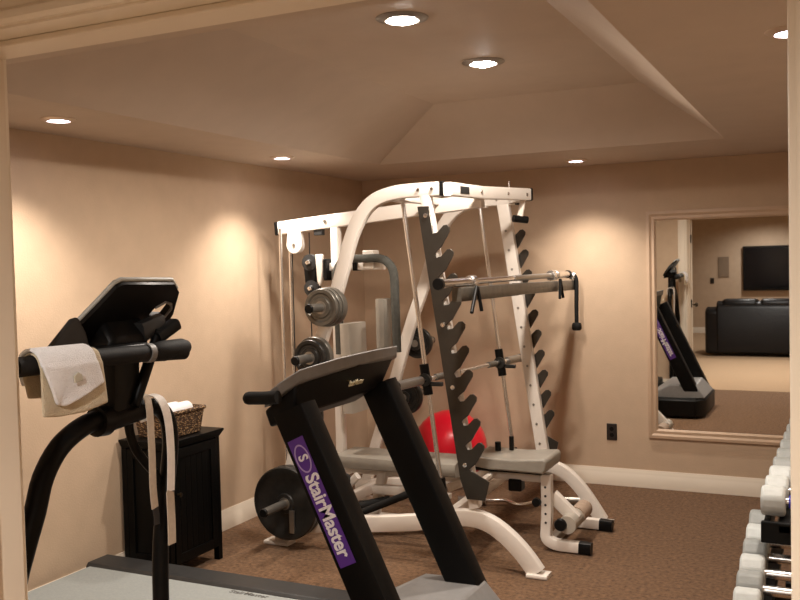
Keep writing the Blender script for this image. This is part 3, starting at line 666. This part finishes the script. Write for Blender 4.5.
# small name on the front of the housing
nn = V((-1.74, 3.10, 1.18)); text_obj('name_mark', 'StairMaster', M['gold'], ch, .034, (-1.694, 3.06, 1.163), (0, 1, 0), (.30, 0, .95), bold=.0003, extrude=.0008, xs=.75)
g = MB(); g.hull([(-1.87, 2.95, 1.174), (-1.87, 3.32, 1.178), (-1.74, 3.32, 1.256), (-1.74, 2.95, 1.252), (-1.873, 2.95, 1.180), (-1.873, 3.32, 1.184), (-1.743, 3.32, 1.262), (-1.743, 2.95, 1.258)], [(0,1,2,3), (4,7,6,5), (0,4,5,1), (1,5,6,2), (2,6,7,3), (3,7,4,0)])
g.build('display', M['screen'], TM)
for y in (2.735, 3.505):
    g = MB(); g.tube(smooth_path([(-1.80, y, 1.165), (-1.85, y, 1.16), (-1.91, y, 1.157), (-1.925, y, 1.156)], 3), .024, 16, scale=None); hb = g.build('handrail', M['rubber'], TM)
    g = MB(); g.lathe([(.024, 0), (.021, .012), (.012, .02), (0, .022)], (-1.925, y, 1.156), (-1, 0, 0), 16); g.build('grip_end', M['rubber'], hb)
text_obj('deck_lettering', 'StairMaster', M['dtext'], TM, .045, (-2.52, 3.372, .1505), (1, 0, 0), (0, 1, 0), bold=.0005, extrude=.0008, xs=1.0)

# ------------------------------------------------------------------ second machine by the door
EM = thing('exercise_machine', 'black exercise machine with curved tube legs and tilted console, nearest the doorway', 'exercise machine', (-2.4, 1.85, 0))
def YZ(pts, x): return [(p[2] if len(p) > 2 else x, p[0], p[1]) for p in pts]
leg1 = [(1.91, 1.225), (1.84, 1.232), (1.775, 1.222), (1.70, 1.185), (1.645, 1.12), (1.615, 1.04), (1.575, .95), (1.54, .85), (1.515, .60, -1.80), (1.515, .10, -1.84)]
g = MB(); g.tube(smooth_path(YZ(leg1, -1.78), 4), .027, 18, ref=(1,0,0), scale=None); g.build('leg', M['blackm'], EM)
leg2 = [(1.91, 1.225), (2.00, 1.238), (2.07, 1.232), (2.115, 1.19), (2.125, 1.12), (2.11, 1.03), (2.085, .93), (2.065, .80), (2.06, .60), (2.06, .10)]
g = MB(); g.tube(smooth_path(YZ(leg2, -1.78), 4), .0235, 18, ref=(1,0,0)); g.build('leg', M['blackm'], EM)
inn = [(1.97, 1.235), (1.965, 1.19), (1.985, 1.13), (2.03, 1.075), (2.07, 1.03), (2.085, .96)]
g = MB(); g.tube(smooth_path(YZ(inn, -1.79), 4), .013, 12, ref=(1,0,0)); g.build('brace_tube', M['blackm'], EM)
g = MB(); g.cyl((-1.78, 1.83, 1.228), (-1.78, 1.865, 1.226), .040, 20); g.cyl((-1.78, 1.865, 1.226), (-1.78, 2.0, 1.238), .033, 20); g.build('clamp', M['black'], EM)
g = MB(); g.rtube([(-1.79, 1.925, 1.21), (-1.785, 1.93, 1.42)], .105, .07, ref=(0,1,0), r=.015); g.build('column', M['black'], EM)
g = MB(); g.cyl((-1.75, 1.945, 1.255), (-1.74, 2.045, 1.455), .0155, 14); g.build('strut', M['blackm'], EM)
# console slab
co = [(-1.7, 1.865, 1.601), (-1.705, 1.846, 1.593), (-1.742, 1.821, 1.547), (-1.785, 1.791, 1.494), (-1.802, 1.797, 1.473), (-1.842, 1.882, 1.422), (-1.852, 2.008, 1.41), (-1.848, 2.087, 1.415), (-1.809, 2.149, 1.463), (-1.776, 2.152, 1.505), (-1.723, 2.118, 1.571), (-1.704, 2.076, 1.595)]
co = [(a, b, c-.010) for a, b, c in co]
ho = [(-1.781, 2.052, 1.499), (-1.765, 2.06, 1.519), (-1.752, 2.088, 1.534), (-1.757, 2.118, 1.528), (-1.769, 2.134, 1.514), (-1.79, 2.127, 1.488), (-1.787, 2.085, 1.491)]
th_ = V((-.014, 0, .016))
g = MB(); bo = [g.bm.verts.new(p) for p in co]; bh = [g.bm.verts.new(p) for p in ho]; to = [g.bm.verts.new(V(p)+th_) for p in co]; th2 = [g.bm.verts.new(V(p)+th_) for p in ho]
def keyhole(O, Hh):
    # bridge the outline to the opening with two faces
    g.bm.faces.new([O[9], O[10], O[11], O[0], O[1], O[2], O[3], O[4]]+[Hh[0], Hh[1], Hh[2], Hh[3], Hh[4]])
    g.bm.faces.new([O[4], O[5], O[6], O[7], O[8], O[9]]+[Hh[4], Hh[5], Hh[6], Hh[0]])
keyhole(bo, bh); keyhole(to, th2)
for A_, B_ in ((bo, to), (bh, th2)):
    for k in range(len(A_)): g.bm.faces.new((A_[k], A_[(k+1) % len(A_)], B_[(k+1) % len(A_)], B_[k]))
g.build('console', M['black'], EM)
g = MB(); g.tube([V(p)+V((-.010, 0, .014)) for p in [co[i] for i in (3, 2, 1, 0, 11, 10)]], .006, 10, ref=(1, .2, .3)); g.build('console_highlight', M['bell'], EM)  # pale tube along the top edge; the highlight is put into its colour
g = MB(); g.tube([V(p)+V((.002, 0, 0)) for p in [ho[i] for i in (1, 2, 3, 4, 5)]], .004, 8, ref=(1, .2, .3)); g.build('opening_rim', M['lgrey'], EM)
g = MB(); g.hull([(-1.87, 1.86, 1.39), (-1.87, 2.05, 1.38), (-1.79, 2.03, 1.50), (-1.79, 1.87, 1.50), (-1.76, 1.85, 1.40), (-1.76, 2.03, 1.40), (-1.74, 2.0, 1.44), (-1.74, 1.87, 1.44)],
    [(0,1,2,3), (0,4,5,1), (4,7,6,5), (3,2,6,7), (0,3,7,4), (1,5,6,2)]); g.build('console_housing', M['black'], EM, bevel=.015)
g = MB(); g.prism([(1.654, 1.435), (1.74, 1.508), (1.764, 1.512), (1.79, 1.47), (1.805, 1.423)], 'x', -1.775, -1.76); g.build('wing_panel', M['dgrey'], EM, bevel=.008)
g = MB(); g.rtube([(-1.76, 1.985, 1.455), (-1.76, 2.075, 1.475)], .04, .055, ref=(1,0,0), r=.012); g.build('fan_housing', M['dgrey'], EM)
g = MB(); g.rtube([(-1.74, 2.03, 1.435), (-1.735, 2.11, 1.47)], .04, .035, ref=(1,0,0), r=.01); g.build('bracket', M['black'], EM)
g = MB(); g.tube([(-1.70, 1.50, 1.412), (-1.70, 1.75, 1.408), (-1.705, 1.94, 1.402), (-1.70, 2.10, 1.392)], .0235, 18, ref=(1,0,0)); hb = g.build('handlebar', M['rubber'], EM)
g = MB(); g.lathe([(.0235, 0), (.025, .003), (.029, .04), (.026, .12), (.019, .142), (0, .146)], (-1.703, 1.975, 1.400), (0, 1, .03), 20); g.build('grip', M['rubber'], hb)
g = MB(); g.lathe([(.024, 0), (.027, 0), (.027, .02), (.024, .02)], (-1.705, 1.945, 1.402), (0, 1, -.05), 20); g.build('grip_ring', M['lgrey'], hb)
g = MB(); g.box(-1.79, -1.70, 1.80, 1.97, 1.385, 1.43); g.build('handlebar_mount', M['black'], EM, bevel=.01)
# base of the machine
for y in (1.525, 2.06):
    g = MB(); g.rtube([(-1.62, y, .05), (-3.15, y, .05)], .07, .07); g.build('base_rail', M['blackm'], EM)
g = MB(); g.rtube([(-1.80, 1.525, .10), (-1.80, 2.06, .10)], .06, .05, ref=(1,0,0)); g.build('base_crossmember', M['blackm'], EM)
g = MB(); g.rtube([(-3.10, 1.525, .10), (-3.10, 2.06, .10)], .06, .05, ref=(1,0,0)); g.build('base_crossmember', M['blackm'], EM)
MB().box(-3.12, -1.95, 1.63, 2.0, .09, .17).build('foot_deck', M['dgrey'], EM, bevel=.02)
for x in (-1.66, -3.1):
    for y in (1.525, 2.06): MB().cyl((x, y, 0), (x, y, .02), .035, 14).build('foot', M['rubber'], EM)

# towels on the handlebar (bar at x -1.70, z 1.41)
def drape(name, mm, front, back, ybar, xbar, zbar, rbar, waves, label, cat, nu=16, nv=16, thick=.006):
    # front: list of (y, z) for the hanging lower edge, matching top edge along the bar
    mb = MB(); grid = []
    (ya, yb) = ybar; (za, zb) = zbar
    for i in range(nu+1):
        u = i/nu; y = ya+(yb-ya)*u; zc = za+(zb-za)*u; col = []
        # interpolate lower edge
        def edge(E_):
            s = u*(len(E_)-1); k = min(int(s), len(E_)-2); f = s-k
            return (E_[k][0]*(1-f)+E_[k+1][0]*f, E_[k][1]*(1-f)+E_[k+1][1]*f)
        fy, fz = edge(front); by, bz = edge(back)
        for k in range(nv, 0, -1):
            t = k/nv; yy = y+(by-y)*t; z = zc+(bz-zc)*t
            col.append((xbar-rbar-.004-waves*t*.5*math.sin(u*9+1), yy, z))
        for a in range(0, 7):
            an = PI-PI*a/6; col.append((xbar+rbar*math.cos(an), y, zc+rbar*math.sin(an)))
        for k in range(1, nv+1):
            t = k/nv; yy = y+(fy-y)*t; z = zc+(fz-zc)*t
            col.append((xbar+rbar+.004+waves*t*(math.sin(u*7+t*2)+.6*math.sin(u*13)), yy, z))
        grid.append([mb.bm.verts.new(c) for c in col])
    for i in range(nu):
        for k in range(len(grid[0])-1):
            mb.bm.faces.new((grid[i][k], grid[i+1][k], grid[i+1][k+1], grid[i][k+1]))
    o = mb.build(name, mm, None, solid=thick, sub=1); tag(o, label, cat); return o
drape('towel', M['towel2'], [(1.545, 1.292), (1.60, 1.284), (1.68, 1.284), (1.758, 1.296)], [(1.565, 1.33), (1.65, 1.32), (1.745, 1.33)], (1.545, 1.745), -1.70, (1.412, 1.408), .028, .002, 'beige towel hanging over the handlebar underneath the white towel', 'towel')
wt = drape('towel', M['towel'], [(1.555, 1.378), (1.585, 1.315), (1.612, 1.308), (1.68, 1.330), (1.735, 1.352)], [(1.56, 1.36), (1.64, 1.35), (1.72, 1.36)], (1.542, 1.718), -1.70, (1.412, 1.408), .038, .004, 'white folded towel draped over the handlebar with a small embroidered motif', 'towel', thick=.010)
g = MB(); g.hull([(-1.6485, 1.628, 1.362), (-1.6485, 1.655, 1.366), (-1.6485, 1.652, 1.381), (-1.6485, 1.640, 1.388), (-1.6485, 1.626, 1.379), (-1.644, 1.628, 1.362), (-1.644, 1.655, 1.366), (-1.644, 1.652, 1.381), (-1.644, 1.640, 1.388), (-1.644, 1.626, 1.379)], [(0,1,2,3,4), (5,6,7,8,9), (0,1,6,5), (1,2,7,6), (2,3,8,7), (3,4,9,8), (4,0,5,9)])
g.build('embroidery', M['emb'], wt, bevel=.002)

def strap(name, pts, wd, mm, label, tie=None):
    # flat ribbon lying in the Y direction, thickness along X
    t = thing(name, label, 'strap', pts[0], 'straps on the curved leg')
    g = MB(); g.sweep(smooth_path(pts, 4), [(-wd/2, -.0015), (wd/2, -.0015), (wd/2, .0015), (-wd/2, .0015)], ref=(0, 1, 0))
    g.build('webbing', mm, t); return t
s1 = strap('strap', [(-1.815, 2.0, 1.19), (-1.815, 1.995, 1.262), (-1.78, 1.993, 1.277), (-1.745, 1.995, 1.262), (-1.742, 2.0, 1.13), (-1.745, 2.003, 1.02), (-1.748, 2.012, .955)], .026, M['strapb'], 'beige strap looped over the curved leg, left one ending higher')
g = MB(); g.sweep([(-1.748, 2.012, .957), (-1.75, 2.02, .93), (-1.751, 2.02, .905)], [(-.011, -.0015), (.011, -.0015), (.011, .0015), (-.011, .0015)], ref=(0,1,0)); g.build('strap_tip', M['dgrey'], s1)
s2 = strap('strap', [(-1.815, 2.055, 1.19), (-1.815, 2.05, 1.255), (-1.78, 2.05, 1.270), (-1.746, 2.052, 1.255), (-1.738, 2.068, 1.20), (-1.738, 2.076, 1.10), (-1.74, 2.072, .99)], .030, M['strap'], 'white strap looped over the curved leg, right one hanging lower')
g = MB(); g.sweep([(-1.74, 2.072, .990), (-1.741, 2.070, .985), (-1.741, 2.072, .90), (-1.742, 2.072, .835)], [(-.016, -.0015), (.016, -.0015), (.016, .0015), (-.016, .0015)], ref=(0,1,0)); g.build('lower_end', M['strapb'], s2)

# ------------------------------------------------------------------ cabinet and basket
CX0, CX1, CY0, CY1, CH = XL+.02, -3.13, 3.71, 4.15, .735
CB = thing('cabinet', 'small black cabinet with paneled sides against the left wall', 'cabinet', ((CX0+CX1)/2, (CY0+CY1)/2, 0))
MB().box(CX0+.012, CX1-.012, CY0+.012, CY1-.012, .07, CH-.03).build('body', M['cab'], CB)
g = MB(); g.hull([(CX0, CY0, CH-.045), (CX1, CY0, CH-.045), (CX1, CY1, CH-.045), (CX0, CY1, CH-.045), (CX0-.0, CY0-.02, CH-.01), (CX1+.02, CY0-.02, CH-.01), (CX1+.02, CY1+.02, CH-.01), (CX0, CY1+.02, CH-.01), (CX0, CY0-.02, CH), (CX1+.02, CY0-.02, CH), (CX1+.02, CY1+.02, CH), (CX0, CY1+.02, CH)],
    [(0,1,2,3), (8,11,10,9)]+[(i, (i+1) % 4, 4+(i+1) % 4, 4+i) for i in range(4)]+[(4+i, 4+(i+1) % 4, 8+(i+1) % 4, 8+i) for i in range(4)])
g.build('top', M['cab'], CB, bevel=.003)
for x in (CX0, CX1-.035):
    for y in (CY0, CY1-.035):
        MB().box(x, x+.035, y, y+.035, 0, CH-.04).build('leg', M['cab'], CB, bevel=.002)
g = MB(); g.box(CX1-.014, CX1-.004, CY0+.04, CY1-.04, .08, CH-.05)
dr = g.build('door', M['cab'], CB)
for a, b, c, d in ((CY0+.04, CY0+.085, .08, CH-.05), (CY1-.085, CY1-.04, .08, CH-.05), (CY0+.085, CY1-.085, .08, .13), (CY0+.085, CY1-.085, CH-.10, CH-.05)):
    MB().box(CX1-.005, CX1+.004, a, b, c, d).build('door_rail', M['cab'], dr, bevel=.002)
g = MB()
for q in range(5): g.box(CX1-.006, CX1-.002, CY0+.095+q*.047, CY0+.135+q*.047, .135, CH-.105)
g.build('door_panel', M['cab'], dr, bevel=.001)
g = MB(); g.lathe([(.005, 0), (.005, .012), (.012, .018), (.012, .024), (0, .028)], (CX1+.004, CY0+.065, .45), (1, 0, 0), 14); g.build('knob', M['brass'], dr)
for a, b, c, d in ((CX0+.035, CX0+.075, .08, CH-.05), (CX1-.075, CX1-.035, .08, CH-.05), (CX0+.075, CX1-.075, .08, .13), (CX0+.075, CX1-.075, CH-.10, CH-.05)):
    MB().box(a, b, CY0+.002, CY0+.013, c, d).build('side_rail', M['cab'], CB, bevel=.002)

BK = thing('basket', 'brown woven wicker basket standing on the black cabinet', 'basket', (-3.26, 3.92, CH))
bx0, bx1, by0, by1 = -3.40, -3.15, 3.765, 4.055; bz0, bz1 = CH, CH+.135
g = MB(); e = .018; f_ = .014
o8 = [(bx0+e, by0+e, bz0), (bx1-e, by0+e, bz0), (bx1-e, by1-e, bz0), (bx0+e, by1-e, bz0), (bx0, by0, bz1), (bx1, by0, bz1), (bx1, by1, bz1), (bx0, by1, bz1)]
i8 = [(bx0+e+f_, by0+e+f_, bz0+.01), (bx1-e-f_, by0+e+f_, bz0+.01), (bx1-e-f_, by1-e-f_, bz0+.01), (bx0+e+f_, by1-e-f_, bz0+.01), (bx0+f_, by0+f_, bz1), (bx1-f_, by0+f_, bz1), (bx1-f_, by1-f_, bz1), (bx0+f_, by1-f_, bz1)]
g.hull(o8+i8, [(3,2,1,0)]+[(i, (i+1) % 4, 4+(i+1) % 4, 4+i) for i in range(4)]+[(4+i, 4+(i+1) % 4, 12+(i+1) % 4, 12+i) for i in range(4)]+[(12+i, 12+(i+1) % 4, 8+(i+1) % 4, 8+i) for i in range(4)]+[(8,9,10,11)])
g.build('woven_body', M['wick'], BK, bevel=.006)
g = MB()
for zz, rr in ((bz1, .011),):
    g.tube([(bx0, by0, zz), (bx1, by0, zz)], rr, 10); g.tube([(bx1, by0, zz), (bx1, by1, zz)], rr, 10, ref=(1,0,0)); g.tube([(bx1, by1, zz), (bx0, by1, zz)], rr, 10); g.tube([(bx0, by1, zz), (bx0, by0, zz)], rr, 10, ref=(1,0,0))
g.build('braided_rim', M['wick'], BK)
for i, (x, y, dx, zz, lb) in enumerate(((-3.31, 3.905, .02, CH+.125, 'rolled white towel in the basket, at its left'), (-3.235, 3.91, .015, CH+.130, 'rolled white towel in the middle of the basket'), (-3.27, 3.91, 0, CH+.052, 'white towel lying low in the basket under the rolled ones'))):
    g = MB(); pts = []
    prof = [(0, -.115), (.030, -.113), (.038, -.10), (.040, 0), (.038, .10), (.030, .113), (0, .115)]
    g.lathe(prof, (x, y, zz), (dx, 1, .03*i), 22)
    o = g.build('rolled_towel', M['towel']); tag(o, lb, 'towel', 'towels in the basket')

# ------------------------------------------------------------------ dumbbell rack on the right wall
DRK = thing('dumbbell_rack', 'black two-tier dumbbell rack along the right wall', 'rack', (-.02, 4.5, 0))
RY1 = 6.15
tiers = ((-.285, .60, 2.74), (-.235, .82, 3.12))
for tx, tz, ty in tiers:
    for dx in (.075, .245):
        MB().box(tx+dx-.02, tx+dx+.02, ty, RY1, tz-.080, tz-.052).build('shelf_rail', M['blackm'], DRK, bevel=.004)
    MB().box(tx+.005, tx+.29, ty, ty+.02, tz-.115, tz-.045).build('shelf_end', M['blackm'], DRK, bevel=.004)
MB().box(-.225, -.205, 3.14, RY1, .705, .765).build('front_lip', M['blackm'], DRK, bevel=.003)
for y in (3.20, 4.75, 6.08):
    MB().box(.10, .16, y-.025, y+.025, .03, .80).build('upright', M['blackm'], DRK, bevel=.005)
    MB().box(-.24, .30, y-.03, y+.03, 0, .05).build('foot', M['blackm'], DRK, bevel=.006)
    for tx, tz, ty in tiers: MB().box(tx+.06, .12, y-.02, y+.02, tz-.11, tz-.077).build('shelf_arm', M['blackm'], DRK, bevel=.004)
def dumbbell(tx, y, tz, s, mm, label, grp, blue):
    hw = .075
    t = thing('dumbbell', label, 'dumbbell', (tx+.165, y, tz), grp)
    MB().cyl((tx+.05, y, tz), (tx+.28, y, tz), .016, 16).build('handle', M['chrome'], t)
    r = .055*s
    for a in (tx, tx+.33-hw):
        oct_ = [(y+r*math.cos(PI/8+i*PI/4), tz+r*1.05*math.sin(PI/8+i*PI/4)) for i in range(8)]
        g = MB(); g.prism(oct_, 'x', a, a+hw); g.build('head', mm, t, bevel=.010)
    if blue:
        MB().cyl((tx+.085, y, tz), (tx+.105, y, tz), .022, 16).build('colour_band', M['blue'], t)
ords = ['nearest', 'second', 'third', 'fourth', 'fifth', 'sixth', 'seventh', 'eighth', 'ninth', 'tenth', 'eleventh', 'twelfth', 'thirteenth', 'fourteenth', 'fifteenth']
y = 2.83; i = 0
while i < 6:
    s = .92+.05*i; dumbbell(tiers[0][0]-.004*i, y, tiers[0][1]+.055*(s-.92), s, M['bell'] if i % 2 == 0 else M['bell2'], 'dumbbell on the lower tier of the rack, %s from the doorway' % ords[i], 'dumbbells on the lower tier', False)
    y += .155*s; i += 1
y = 3.22; i = 0
while y < 5.95 and i < 15:
    s = .90+.035*i; dumbbell(tiers[1][0]+.004*i, y, tiers[1][1]+.055*(s-.90), s, M['bell'] if i < 3 else M['bell2'], '%s dumbbell on the upper tier of the rack, %s from the doorway' % ('light grey' if i < 3 else 'dark grey', ords[i]), 'dumbbells on the upper tier', i < 3)
    y += .150*s; i += 1

# ------------------------------------------------------------------ world, camera
w = bpy.data.worlds.new('World'); bpy.context.scene.world = w; w.use_nodes = True
w.node_tree.nodes['Background'].inputs[0].default_value = (1, .8, .6, 1); w.node_tree.nodes['Background'].inputs[1].default_value = .0
yaw, pit, rol = -.4469, -.0395, -.0239
f = V((math.sin(yaw)*math.cos(pit), math.cos(yaw)*math.cos(pit), math.sin(pit)))
r0 = V((math.cos(yaw), -math.sin(yaw), 0)); u0 = r0.cross(f)
r = r0*math.cos(rol)+u0*math.sin(rol); u = -r0*math.sin(rol)+u0*math.cos(rol)
cd = bpy.data.cameras.new('camera'); cam = bpy.data.objects.new('camera', cd); C.objects.link(cam)
cam.matrix_world = Matrix(((r.x, u.x, -f.x, 0), (r.y, u.y, -f.y, 0), (r.z, u.z, -f.z, 1.6285), (0, 0, 0, 1)))
cd.sensor_width = 36; cd.lens = 36*917.01/800; cd.clip_start = .05
S = bpy.context.scene; S.camera = cam
S.view_settings.view_transform = 'Standard'; S.view_settings.look = 'None'; S.view_settings.gamma = 1; S.view_settings.use_curve_mapping = False
S.view_settings.exposure = 0.27
